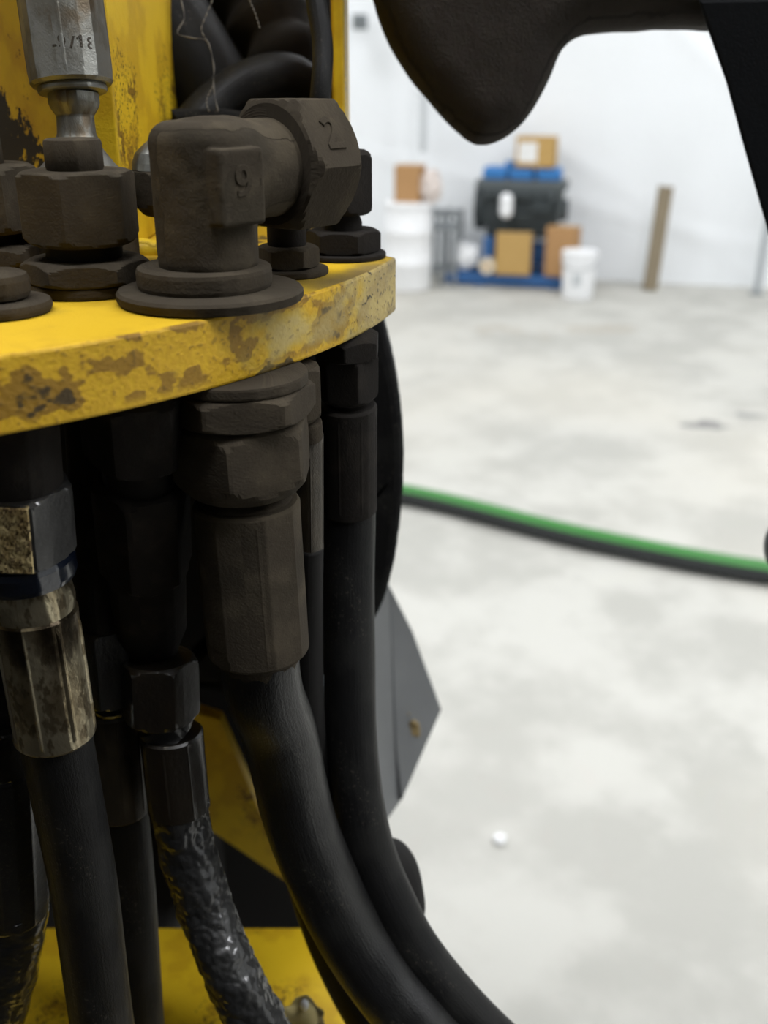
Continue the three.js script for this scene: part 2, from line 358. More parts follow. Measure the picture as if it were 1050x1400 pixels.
// ------------------------------------------------------------------ far side of the hall
M.board = std({ map: tex(256, 512, (i, u, v) => mix([150, 138, 116], [116, 104, 84], nE[(i * 2) % 262144]), { size: [0.2, 0.9] }), roughness: 0.85 });
M.carton = std({ map: tex(512, 512, (i) => mix([168, 128, 84], [182, 142, 98], nA[i]), { size: [0.5, 0.5] }), roughness: 0.9 });
M.kraft = std({ map: tex(512, 512, (i) => mix([176, 142, 84], [192, 158, 98], nA[i]), { size: [0.5, 0.5] }), roughness: 0.9 });
M.tape = std({ color: 0xb99a66, roughness: 0.4 });
M.white = std({ color: 0xeeeff0, roughness: 0.45 });
M.paper = std({ color: 0xe2e2e0, roughness: 0.8 });
M.engineBlue = std({ color: 0x2f74b4, roughness: 0.45 });
M.frameBlue = std({ color: 0x2a5b92, roughness: 0.5 });
M.engineBlack = std({ color: 0x2c3335, roughness: 0.55, metalness: 0.2 });
M.engineGrey = std({ color: 0x585e60, roughness: 0.5, metalness: 0.3 });
M.greySteel = std({ color: 0x8b9093, roughness: 0.5, metalness: 0.3 });
M.printGrey = std({ color: 0xc2c6c8, roughness: 0.6 });
const rb = (w, h, d, x, y, z, r = 0.008) => new RoundedBoxGeometry(w, h, d, 2, Math.min(r, w / 3, h / 3, d / 3)).translate(x, y, z);
const cyl = (r0, r1, h, x, y, z, n = 32) => new THREE.CylinderGeometry(r1, r0, h, n).translate(x, y + h / 2, z);
function local(name, label, category, p, turn = YAW, group) { const o = thing(name, label, category, p, group); o.rotation.y = turn; return o; }
function put(name, geo, mat, parent, label) { const m = new THREE.Mesh(geo, mat); m.name = name; m.castShadow = m.receiveShadow = true; if (label) m.userData.label = label; parent.add(m); return m; }
function carton(name, label, p, w, h, d, mat, turn = YAW) {
  const o = local(name, label, 'box', p, turn), t = 0.006;
  put('side_panel', rb(t, h, d, -w / 2 + t / 2, h / 2, 0, 0.002), mat, o); put('side_panel', rb(t, h, d, w / 2 - t / 2, h / 2, 0, 0.002), mat, o);
  put('front_panel', rb(w, h, t, 0, h / 2, d / 2 - t / 2, 0.002), mat, o); put('back_panel', rb(w, h, t, 0, h / 2, -d / 2 + t / 2, 0.002), mat, o);
  put('bottom_panel', rb(w, t, d, 0, t / 2, 0, 0.002), mat, o);
  for (const s of [-1, 1]) put('flap', rb(w, t * 0.8, d / 2 - 0.002, 0, h - t / 2, s * d / 4, 0.002), mat, o);
  put('tape', new THREE.BoxGeometry(w + 0.002, 0.001, 0.05).translate(0, h + 0.0005, 0), M.tape, o);
  return o;
}
const E0 = V3(0.985, 0, -7.62);                                       // middle of the engine stand on the floor
const onStand = (x, y, z) => V3(E0.x + U.x * x + N.x * z, y, E0.z + U.z * x + N.z * z);
{
  const st = local('engine_stand', 'blue steel skid frame carrying the dark engine by the far wall', 'stand', E0);
  for (const z of [-0.17, 0.17]) put('skid_beam', rb(0.86, 0.08, 0.07, -0.07, 0.06, z), M.frameBlue, st);
  for (const x of [-0.42, -0.02, 0.3]) put('cross_beam', rb(0.07, 0.06, 0.4, x, 0.07, 0), M.frameBlue, st);
  for (const x of [-0.26, 0.29]) for (const z of [-0.14, 0.14]) put('foot', rb(0.09, 0.03, 0.09, x, 0.015, z), M.frameBlue, st);
  for (const x of [-0.2, 0.24]) for (const z of [-0.15, 0.15]) put('upright', rb(0.07, 0.27, 0.06, x, 0.215, z), M.frameBlue, st);
  put('brace', rb(0.5, 0.16, 0.03, 0.0, 0.22, 0.0), M.frameBlue, st);
  const en = local('engine', 'dark diesel engine with bright blue valve covers on a blue stand', 'engine', onStand(0.0, 0.345, 0)); en.scale.set(0.92, 0.86, 0.8);
  put('sump', rb(0.5, 0.14, 0.26, -0.01, 0.07, 0, 0.03), M.engineBlack, en);
  put('block', rb(0.6, 0.27, 0.3, 0, 0.24, 0, 0.02), M.engineBlack, en);
  put('cylinder_head', rb(0.69, 0.085, 0.3, 0, 0.41, 0, 0.015), M.engineGrey, en);
  for (let k = 0; k < 3; k++) put('valve_cover', rb(0.19, 0.105, 0.22, -0.205 + k * 0.205, 0.5, 0, 0.03), M.engineBlue, en);
  put('filler_cap', cyl(0.04, 0.035, 0.05, -0.1, 0.545, 0.02), M.engineBlue, en);
  put('manifold', new THREE.CapsuleGeometry(0.045, 0.48, 6, 14).rotateZ(Math.PI / 2).translate(-0.01, 0.34, 0.16), M.engineBlack, en);
  for (let k = 0; k < 6; k++) put('port_runner', cyl(0.028, 0.028, 0.1, 0, 0, 0, 14).rotateX(Math.PI / 2).translate(-0.25 + k * 0.1, 0.34, 0.1), M.engineGrey, en);
  const oil = put('oil_filter', new THREE.CapsuleGeometry(0.05, 0.1, 8, 20).translate(-0.09, 0.26, 0.215), M.white, en, 'white oil filter canister');
  put('filter_base', cyl(0.035, 0.035, 0.05, -0.09, 0.1, 0.205, 20), M.engineBlack, oil);
  put('pulley', new THREE.CylinderGeometry(0.09, 0.09, 0.05, 30).rotateZ(Math.PI / 2).translate(0.335, 0.22, 0.02), M.engineBlack, en);
  put('flywheel_housing', new THREE.CylinderGeometry(0.18, 0.18, 0.06, 36).rotateZ(Math.PI / 2).translate(-0.32, 0.22, 0), M.engineBlack, en);
  put('pump', rb(0.16, 0.11, 0.08, 0.17, 0.25, 0.18, 0.02), M.engineBlack, en);
  put('belt_bracket', rb(0.03, 0.26, 0.09, 0.315, 0.28, 0.1, 0.01), M.engineGrey, en);
  const tb = carton('cardboard_box', 'tan cardboard box with white label on top of the dark engine', onStand(0.09, 0.822, 0), 0.27, 0.2, 0.2, M.kraft);
  put('paper_label', new THREE.BoxGeometry(0.13, 0.13, 0.001).translate(-0.05, 0.1, 0.1005), M.paper, tb, 'white paper label');
  carton('cardboard_box', 'small yellowish cardboard box standing before the engine on the blue frame', onStand(-0.01, 0.101, 0.2), 0.25, 0.29, 0.09, M.kraft, YAW + 0.05);
  carton('cardboard_box', 'tall brown cardboard box leaning by the engine, behind the white bucket', onStand(0.33, 0.101, 0.17), 0.21, 0.34, 0.14, M.carton, YAW - 0.25);
  const roll = local('paper_roll', 'small pale roll lying before the yellowish box on the blue frame', 'roll', onStand(-0.19, 0.101, 0.2));
  const rl = new THREE.CylinderGeometry(0.055, 0.055, 0.11, 28).rotateX(Math.PI / 2).translate(0, 0.055, 0); put('roll', rl, std({ color: 0xd9cdb6, roughness: 0.8 }), roll);
  put('core', new THREE.CylinderGeometry(0.02, 0.02, 0.114, 20).rotateX(Math.PI / 2).translate(0, 0.055, 0), M.carton, roll);
  // white plastic bag slumped at the left end of the frame
  const bag = skin((x, y, z) => Math.hypot(x / 0.1, (y - 0.09) / 0.1, z / 0.08) * 0.085 - 0.085 + 0.022 * nz(x * 22, y * 22, z * 22) + Math.max(0, -y) * 2, [-0.14, -0.02, -0.12], [0.14, 0.23, 0.12], 0.007);
  const bg = solo('plastic_bag', bag, M.white, 'crumpled white plastic bag on the left end of the blue frame', 'bag', onStand(-0.38, 0.105, 0.1));
}
{
  // grey metal rack between the drum and the engine
  const r = local('metal_rack', 'grey metal rack of thin legs and rails beside the white drum', 'rack', V3(0.445, 0, -7.66));
  for (const x of [-0.1, 0.0, 0.1]) for (const z of [-0.1, 0.1]) put('leg', rb(0.028, 0.52, 0.028, x, 0.26, z, 0.004), M.greySteel, r);
  for (const y of [0.1, 0.4, 0.5]) for (const z of [-0.1, 0.1]) put('rail', rb(0.22, 0.03, 0.02, 0, y, z, 0.004), M.greySteel, r);
  put('shelf', rb(0.21, 0.012, 0.21, 0, 0.415, 0, 0.004), M.greySteel, r);
}
{
  const p = V3(0.17, 0, -7.4);
  const d = local('plastic_drum', 'tall white plastic drum at the far wall carrying a brown box', 'drum', p); d.scale.set(1, 0.89, 1);
  put('body', turned([[0.14, 0], [0.155, 0.008], [0.162, 0.03], [0.166, 0.2], [0.172, 0.21], [0.172, 0.225], [0.166, 0.235], [0.166, 0.44], [0.172, 0.45], [0.172, 0.465], [0.166, 0.475], [0.165, 0.63], [0.16, 0.66]]), M.white, d);
  put('lid', turned([[0.172, 0.64], [0.176, 0.645], [0.176, 0.672], [0.17, 0.68], [0.15, 0.682]]), M.white, d);
  const b = carton('cardboard_box', 'brown cardboard box on the lid of the white plastic drum', V3(p.x + 0.01, 0.608, p.z), 0.18, 0.24, 0.18, M.carton);
  const wad = skin((x, y, z) => Math.hypot(x / 0.08, (y - 0.1) / 0.11, z / 0.07) * 0.08 - 0.08 + 0.03 * nz(x * 30, y * 30, z * 30), [-0.13, -0.03, -0.12], [0.13, 0.26, 0.12], 0.007);
  const pw = solo('paper_bag', wad, std({ color: 0xd8cdc6, roughness: 0.85 }), 'crumpled pale paper bag beside the brown box on the drum', 'bag', V3(p.x + 0.145, 0.608, p.z + 0.05));
}
{
  const bk = local('bucket', 'white plastic bucket with grey print standing before the engine stand', 'bucket', V3(1.33, 0, -7.08)); bk.scale.set(0.8, 0.87, 0.8);
  put('pail', turned([[0.118, 0], [0.126, 0.004], [0.13, 0.02], [0.14, 0.27], [0.148, 0.272], [0.148, 0.282], [0.14, 0.284], [0.141, 0.3], [0.149, 0.302], [0.149, 0.312], [0.142, 0.316], [0.142, 0.345]]), M.white, bk);
  put('lid', turned([[0.15, 0.335], [0.153, 0.338], [0.153, 0.362], [0.148, 0.368], [0.13, 0.366]]), M.white, bk);
  put('print', new THREE.CylinderGeometry(0.1385, 0.1352, 0.1, 24, 1, true, -0.3, 0.6).translate(0, 0.16, 0), M.printGrey, bk, 'pale grey printed mark');
  const hd = new THREE.TorusGeometry(0.15, 0.003, 6, 40, Math.PI).rotateX(Math.PI * 0.62).translate(0, 0.29, 0); put('handle', hd, M.greySteel, bk);
}
{
  const a = at(888, 397, 7.3), b = at(899, 250, 7.3); a.y = 0.005; b.z = a.z - 0.06;
  const L = a.distanceTo(b), o = thing('timber_board', 'narrow weathered timber board leaning upright against the white sheeting', 'board', a);
  part('plank', along(rb(0.1, L, 0.038, 0, L / 2, 0, 0.004), a, b), M.board, o);
  const p = at(1034, 403, 7.19), q = at(1046, 300, 7.35); p.y = 0; q.set(p.x + 0.04, 1.9, p.z - 0.02);
  const pole = thing('metal_pole', 'thin grey metal pole standing at the right of the far wall', 'pole', p);
  part('pipe', tube([p, p.clone().lerp(q, 0.5), q], 0.024, { seg: 20, nphi: 20 }), std({ color: 0xa8adb0, roughness: 0.5 }), pole);
  part('foot_plate', ring(0.05, 0.012).translate(p.x, 0, p.z), M.greySteel, pole);
}
{
  const w = at(578, 200, 7.53);
  const cd = thing('conduit_pipe', 'pale grey vertical conduit pipe on the far wall above the drum', 'pipe', V3(w.x, 0, w.z + 0.09));
  part('pipe', new THREE.CylinderGeometry(0.026, 0.026, 3.7, 20).translate(w.x, 2.75, w.z + 0.09), std({ color: 0xc2c6c8, roughness: 0.5 }), cd);
  for (const y of [1.3, 2.6, 4]) part('clamp', rb(0.1, 0.03, 0.06, w.x, y, w.z + 0.07), M.housing, cd);
  const j = at(492, 30, 7.3), jb = thing('junction_box', 'small dark grey junction box high on the far wall', 'junction box', j);
  part('box', rb(0.11, 0.1, 0.07, j.x, j.y, j.z, 0.012), std({ color: 0x7d8385, roughness: 0.6 }), jb);
  part('cover', rb(0.09, 0.08, 0.012, j.x, j.y, j.z + 0.038, 0.004), std({ color: 0x6c7274, roughness: 0.6 }), jb);
}
// ------------------------------------------------------------------ suction hose on the floor
{
  const r = 0.036, pts = [[-1.4, -3.75], [-0.6, -3.62], [0.073, -3.37], [0.649, -2.995], [1.153, -2.745], [1.9, -2.55], [2.8, -2.5]].map(([x, z]) => V3(x, r, z));
  const o = thing('suction_hose', 'black corrugated hose with a green top stripe lying across the concrete', 'hose', pts[0].clone().setY(0));
  part('hose_wall', tube(pts, r, { seg: 900, nphi: 28, disp: (x, y, z, t) => 0.0022 * Math.sin(t * 4.4 / 0.012 * Math.PI * 2 * 0.5) - 0.0022 }), std({ color: 0x26292a, roughness: 0.6 }), o);
  part('stripe', tube(pts, r + 0.001, { seg: 240, nphi: 16, arc: [-1.25, 0.95] }), std({ color: 0x2c7429, roughness: 0.45, side: THREE.DoubleSide }), o, 'bright green stripe along the hose');
}
{
  const g = skin((x, y, z) => Math.hypot(x / 1.1, y / 0.8, z) - 0.012 + 0.005 * nz(x * 90, y * 90, z * 90), [-0.022, -0.018, -0.022], [0.022, 0.018, 0.022], 0.0015);
  solo('foam_crumb', g, M.white, 'small white foam crumb lying on the bare concrete floor', 'debris', V3(0.23, 0.009, -1.617));
}

// ------------------------------------------------------------------ the machine: plate, uprights, deck
const TOP = 1.32, BOT = 1.294, PC = [-0.305, -0.573], PR = 0.3185;
const frame = thing('machine_frame', 'yellow painted machine frame carrying the curved plate and hoses', 'machine frame', V3(-0.3, 0, -0.75));
{
  const a0 = Math.atan2(0.070, 0.3105), pts = [];
  for (let k = 0; k <= 72; k++) { const a = a0 + (2.6 - a0) * k / 72; pts.push([PC[0] + PR * Math.cos(a), PC[1] + PR * Math.sin(a)]); }
  const [ex, ez] = pts[0];
  pts.push([-0.62, -0.86], [-0.06, -0.86], [ex - 0.028, ez - 0.05], [ex - 0.003, ez - 0.004]);
  const t = TOP - BOT, bev = 0.0012;
  const g = new THREE.ExtrudeGeometry(shapeOf(pts.map(([x, z]) => [x, -z])), { depth: t - 2 * bev, bevelEnabled: true, bevelThickness: bev, bevelSize: bev, bevelOffset: -bev, bevelSegments: 2, curveSegments: 8 });
  g.rotateX(-Math.PI / 2).translate(0, BOT + bev, 0);
  const P = g.attributes.position, Q = g.attributes.normal, uv = g.attributes.uv, G = g.groups;
  for (let i = 0; i < P.count; i++) {
    const side = i >= G[1].start;
    if (side) { const a = Math.atan2(P.getZ(i) - PC[1], P.getX(i) - PC[0]); uv.setXY(i, (a - a0) * PR / 0.30, (P.getY(i) - BOT) / t); }
    else uv.setXY(i, (P.getX(i) + 0.33) / 0.36, (P.getZ(i) + 0.62) / 0.36);
  }
  const m = new THREE.Mesh(g, [M.plateTop, M.rim]); m.name = 'curved_plate'; m.castShadow = m.receiveShadow = true;
  m.position.copy(frame.position).negate(); m.userData.label = 'thick curved yellow plate with chipped rim'; frame.add(m);
}
const slab = (x0, x1, y0, y1, z0, z1, r = 0.002) => rb(x1 - x0, y1 - y0, z1 - z0, (x0 + x1) / 2, (y0 + y1) / 2, (z0 + z1) / 2, r);
{
  // left web facing the camera, the flange seen on edge beside it, and the far flange
  const xl = -0.142;
  const web = new RoundedBoxGeometry(0.36, 0.75, 0.012, 2, 0.002).translate(xl - 0.18, TOP + 0.375, -0.545), wu = web.attributes.uv, wp = web.attributes.position;
  for (let i = 0; i < wp.count; i++) wu.setXY(i, (wp.getX(i) + 0.22) / 0.09, (wp.getY(i) - TOP - 0.01) / 0.16);
  part('web_plate', web, M.grimePaint, frame, 'yellow web plate splashed with black grease');
  part('flange_plate', boxUV(slab(xl, xl + 0.0165, TOP, TOP + 0.75, -0.86, -0.515)), M.paint, frame);
  part('flange_plate', boxUV(slab(-0.0295, -0.0222, TOP, TOP + 0.75, -0.71, -0.63)), M.paint, frame);
  part('back_plate', boxUV(slab(-0.5, -0.03, TOP, TOP + 0.75, -0.9, -0.885)), M.blackSteel, frame);
  const bead = skin((x, y, z) => Math.hypot((y - TOP) / 1, (z + 0.515) / 1) - 0.007 + 0.004 * nz(x * 90, y * 60, z * 60) + Math.max(0, Math.abs(x + 0.13) - 0.045), [-0.19, TOP - 0.004, -0.535], [-0.07, TOP + 0.02, -0.495], 0.002);
  part('weld_bead', bead, M.paint, frame);
  // lower deck, slanted gusset and the dark pedestal that stands on the floor
  part('deck', boxUV(slab(-0.75, -0.02, 0.80, 0.83, -0.57, -0.3, 0.004)), M.paint, frame);
  part('pedestal', boxUV(slab(-0.62, -0.16, 0, 0.80, -0.82, -0.4, 0.01)), M.blackSteel, frame);
  part('dark_backing', boxUV(slab(-0.6, -0.035, 0, BOT, -0.95, -0.82, 0.004)), M.blackSteel, frame);  // black panel filling the dark gaps seen between the hoses
  const gz = -0.7, gs = [[225, 960], [300, 985], [400, 1210], [290, 1135], [225, 1120]].map(([x, y]) => { const p = atZ(x, y, gz); return [p.x, p.y]; });
  part('gusset', boxUV(new THREE.ExtrudeGeometry(shapeOf(gs), { depth: 0.012, bevelEnabled: true, bevelThickness: 0.001, bevelSize: 0.001, bevelSegments: 1 }).translate(0, 0, gz - 0.012)), M.paint, frame);
  const sp = new THREE.ExtrudeGeometry(shapeOf([[-0.031, 0.575], [-0.044, 0.86], [-0.035, 0.86], [-0.023, 0.575]]), { depth: 0.36, bevelEnabled: false }).rotateX(-Math.PI / 2);
  part('unseen_shade_plate', sp.translate(0, 0.83, 0), M.blackSteel, frame, 'unseen black plate behind the hoses, placed to shade the deck');  // unseen plate, set here to darken the deck and gusset
  // unseen blocks below and behind the camera, keeping front light off the hoses
  const rear = thing('unseen_blocker', 'dark unseen blocks below and behind the view, placed to shade the hoses', 'machine frame', V3(-0.5, 0, 0.4));
  part('lower_blocker', slab(-1.1, 0.32, 0.35, 1.1, -0.15, 0.9, 0.02), M.blackSteel, rear);
  for (const x of [-0.8, 0.1]) part('support', slab(x - 0.15, x + 0.15, 0, 0.36, 0.3, 0.7, 0.02), M.blackSteel, rear);
  part('upper_blocker', slab(-1.1, 0.8, 1.08, 2.1, 0.4, 0.9, 0.02), M.blackSteel, rear);
  part('unseen_side_blocker', slab(-0.62, -0.56, 0.84, 2.0, -0.75, -0.15, 0.01), M.blackSteel, frame);  // out of view at the left, placed to darken the space under the plate
}

// ------------------------------------------------------------------ fittings above the plate
const place = (x, z) => V3(x, TOP, z);
function fit(name, label, category, p, list, group) {                // list: [part, geometry, lift, material]
  const o = thing(name, label, category, p, group);
  for (const [n, g, y, m, l] of list) { const k = new THREE.Mesh(g, m); k.name = n; k.position.y = y; k.castShadow = k.receiveShadow = true; if (l) k.userData.label = l; o.add(k); }
  return o;
}
const mm = 0.001, deg = Math.PI / 180;
const capA = fit('bulkhead_fitting', 'dusty dark fitting with large hex nut and round cap, left of the elbow', 'fitting', place(-0.1200, -0.4183), [
  ['washer', ring(22.5 * mm, 4.6 * mm, 0.0015), 0, M.dust], ['lock_nut', hex(45 * mm, 9 * mm, { rot: 12 * deg, top: 0.98, bottom: 0.99 }), 4.6 * mm, M.dust],
  ['neck', ring(15 * mm, 7 * mm), 13.4 * mm, M.dark], ['swivel_nut', hex(40.5 * mm, 28 * mm, { rot: 29 * deg, top: 0.99, bottom: 0.92, slope: 1.6 }), 19 * mm, M.dust], ['cap', ring(11 * mm, 12 * mm, 0.0016), 46.5 * mm, M.dust]]);
fit('bulkhead_fitting', 'dusty hex nut fitting cut by the left edge, behind the capped fitting', 'fitting', place(-0.1735, -0.4625), [
  ['washer', ring(21 * mm, 4 * mm), 0, M.dust], ['lock_nut', hex(42 * mm, 9 * mm, { rot: 18 * deg }), 4 * mm, M.dust], ['neck', ring(14 * mm, 7 * mm), 12.5 * mm, M.dark], ['swivel_nut', hex(42 * mm, 28 * mm, { rot: 10 * deg }), 18 * mm, M.dust], ['stub', ring(10 * mm, 12 * mm), 45 * mm, M.dust]]);
fit('bulkhead_fitting', 'low round dusty collar on a broad washer at the front left corner', 'fitting', place(-0.1425, -0.3775), [
  ['washer', ring(19.5 * mm, 5 * mm, 0.002), 0, M.dust], ['collar', ring(12.5 * mm, 10 * mm, 0.003), 5 * mm, M.dust]]);
fit('bulkhead_fitting', 'dusty hex fitting with pale top wedged behind the elbow', 'fitting', place(-0.098, -0.486), [
  ['washer', ring(8 * mm, 3 * mm), 0, M.dust], ['lock_nut', hex(13 * mm, 9 * mm), 3 * mm, M.dust], ['neck', ring(5 * mm, 14 * mm), 11 * mm, M.dark], ['swivel_nut', hex(31 * mm, 20 * mm, { rot: 20 * deg, top: 1, bottom: 0.75, slope: 0.9 }), 22 * mm, M.dust], ['shoulder', turned([[15.4 * mm, 0], [15.2 * mm, 3 * mm], [13.5 * mm, 7 * mm], [9 * mm, 11 * mm], [6 * mm, 13 * mm]]), 42 * mm, M.zinc, 'pale zinc shoulder']]);
fit('bulkhead_fitting', 'black hex bulkhead fitting with top nut at the right tip of the plate', 'fitting', place(-0.0195, -0.505), [
  ['washer', ring(20.5 * mm, 2.6 * mm, 0.0008), 0, M.dark], ['lock_nut', hex(32 * mm, 10.5 * mm, { rot: -6 * deg, top: 0.99, bottom: 0.99 }), 2.6 * mm, M.dark], ['neck', turned([[9 * mm, 0], [9 * mm, 4 * mm], [7 * mm, 9 * mm], [7 * mm, 12 * mm]]), 12.5 * mm, M.dark], ['top_nut', hex(26 * mm, 29 * mm, { rot: 40 * deg, top: 0.86, bottom: 0.9, slope: 1.2 }), 20 * mm, M.dark]]);
fit('bulkhead_fitting', 'short dark hex fitting half hidden just right of the elbow base', 'fitting', place(-0.0425, -0.4585), [
  ['washer', ring(18 * mm, 3 * mm, 0.001), 0, M.dust], ['lock_nut', hex(25 * mm, 9.5 * mm, { rot: 5 * deg }), 3 * mm, M.dust], ['neck', ring(8.5 * mm, 18 * mm), 12 * mm, M.dark]]);

// the forged elbow with its large hex union nut
const font = await new FontLoader().loadAsync('fonts/droid/droid_sans_bold.typeface.json');
function stampText(s, size, depth) { const g = new TextGeometry(s, { font, size, depth, curveSegments: 6, bevelEnabled: true, bevelThickness: depth * 0.4, bevelSize: depth * 0.3, bevelSegments: 1 }); g.computeBoundingBox(); const b = g.boundingBox; return g.translate(-(b.max.x + b.min.x) / 2, -(b.max.y + b.min.y) / 2, 0); }
{
  const o = thing('elbow_fitting', 'large dusty forged elbow with raised pad and big hex union nut', 'elbow fitting', place(-0.0674, -0.4005));
  const add = (n, g, m, l) => put(n, g, m, o, l);
  add('washer', turned([[33 * mm, 0], [35.4 * mm, 0.6 * mm], [36 * mm, 1.6 * mm], [36 * mm, 3.8 * mm], [35 * mm, 5 * mm], [33 * mm, 5.4 * mm], [27 * mm, 5.6 * mm]]), M.dust);
  add('collar', ring(26 * mm, 8.5 * mm, 0.002), M.dust).position.set(-2 * mm, 5.2 * mm, 0);
  const al = 50 * deg, d = V3(Math.cos(al), 0, -Math.sin(al)), up = V3(0, 1, 0), by = 47 * mm, pa = 46 * deg;
  const pd = V3(Math.sin(pa), 0, Math.cos(pa)), px = V3(Math.cos(pa), 0, -Math.sin(pa));
  const body = skin((x, y, z) => {
    const a = sdCyl(x, y, z, V3(0, 0.008, 0), up, 57.5 * mm, 19.2 * mm, 0.008), b = sdCyl(x, y, z, V3(0, by, 0).addScaledVector(d, -5 * mm), d, 48 * mm, 18.6 * mm, 0.007);
    let s = smin(a, b, 0.006);
    const w = Math.abs(x * px.x + z * px.z) - 10.5 * mm + 0.0018, h = Math.abs(y - 43.5 * mm) - 13.5 * mm + 0.0018, t = Math.abs(x * pd.x + z * pd.z - 12 * mm) - 11.6 * mm + 0.0018;
    const box = Math.min(Math.max(w, h, t), 0) + Math.hypot(Math.max(w, 0), Math.max(h, 0), Math.max(t, 0)) - 0.0018;
    s = smin(s, box, 0.0008);
    return s + 0.00025 * nz(x * 160, y * 160, z * 160);
  }, [-0.03, 0.004, -0.06], [0.06, 0.072, 0.03], 0.0009);
  add('elbow_body', body, M.dust);
  const st = add('stamp', stampText('9', 0.0105, 0.0005), M.dust, 'raised figure on the pad'); st.position.set(pd.x * 23.5 * mm, 46 * mm, pd.z * 23.5 * mm); st.rotation.y = pa; st.rotation.z = 0;
  const B = new THREE.Matrix4().makeBasis(V3(-d.z, 0, d.x).negate(), d, V3(0, 1, 0));
  const X = V3(0, 1, 0).clone().cross(d).negate(); B.makeBasis(X, d, X.clone().cross(d));
  const nut = hex(48.5 * mm, 28 * mm, { rot: 0, bottom: 0.97, top: 0.97, slope: 1.1, p: 60 }).applyMatrix4(B);
  const c0 = V3(0, 48 * mm, 0).addScaledVector(d, 34 * mm);
  const un = add('union_nut', nut.translate(c0.x, c0.y, c0.z), M.dust);
  // stamped figure on the upper right flat of the nut
  const fn = X.clone().negate().multiplyScalar(Math.sin(60 * deg)).addScaledVector(up, Math.cos(60 * deg)).normalize();
  const side = fn.x + fn.z > 0 ? fn : X.clone().multiplyScalar(Math.sin(60 * deg)).addScaledVector(up, Math.cos(60 * deg)).normalize();
  const tx = d.clone(), ty = side.clone().cross(tx);
  const sg = stampText('2', 0.013, 0.0006).applyMatrix4(new THREE.Matrix4().makeBasis(tx, ty, side));
  const sc = c0.clone().addScaledVector(d, 14 * mm).addScaledVector(side, 24.1 * mm);
  const s2 = new THREE.Mesh(sg.translate(sc.x, sc.y, sc.z), M.dust); s2.name = 'stamp'; s2.userData.label = 'figure stamped on the nut flat'; un.add(s2);
}
// zinc plated hose end rising behind the capped fitting
{
  const a = at(112, 262, 0.452), b = at(100, 128, 0.442), c = at(74, -60, 0.43), top = at(66, -150, 0.43);
  const o = thing('hose_end', 'bright zinc plated hose end with crimped ferrule above the capped fitting', 'hose end', V3(a.x, TOP, a.z));
  const ax = b.clone().sub(a).normalize(), L = a.distanceTo(b);
  part('stem', along(turned([[22 * mm, 0], [21 * mm, 6 * mm], [15 * mm, 12 * mm], [10.5 * mm, 18 * mm], [8.3 * mm, 24 * mm], [7.9 * mm, 30 * mm], [8 * mm, L - 9 * mm], [10 * mm, L - 6 * mm], [10.8 * mm, L - 4 * mm], [10.8 * mm, L]]), a, b), M.zinc, o);
  part('nut', hex(40 * mm, a.y - TOP + 0.004, { rot: 0.3 }).translate(a.x, TOP, a.z), M.dust, o);
  part('collar', along(ring(14.6 * mm, 3.2 * mm, 0.001), b, c), M.zinc, o);
  const f0 = b.clone().addScaledVector(c.clone().sub(b).normalize(), 3 * mm);
  part('ferrule', along(ferrule(17.4 * mm, 62 * mm, { rot: 0.18, depth: 0.022, ridge: 0.0006 }), f0, c), M.zinc, o);
  part('hose', tube([f0.clone().lerp(c, 0.9), c, top, top.clone().add(V3(-0.01, 0.1, 0)), top.clone().add(V3(-0.05, 0.25, -0.05))], 15 * mm, { seg: 40 }), M.rubber, o);
  // stamped figures, set into the ferrule as thin dark metal characters
  const dirv = c.clone().sub(f0).normalize(), q = new THREE.Quaternion().setFromUnitVectors(V3(0, 1, 0), dirv);
  const chars = [['-', -0.16, -0.0016], ['9', 0.02, 0.0], ['/', 0.26, -0.0006], ['1', 0.44, 0.0], ['8', 0.72, -0.0006]];
  const az0 = Math.atan2(-f0.x, -f0.z) - 0.12, geos = chars.map(([ch, da, dy]) => { const g = stampText(ch, 0.0046, 0.0002), an = az0 + da; return g.translate(0, 0, 17.1 * mm).rotateY(an).translate(0, 14.5 * mm + dy, 0); });
  const tg = mergeGeometries(geos.map((g) => g.index ? g.toNonIndexed() : g)).applyQuaternion(q).translate(f0.x, f0.y, f0.z);
  part('stamped_figures', tg, M.tarnish, o, 'figures stamped into the ferrule');
}

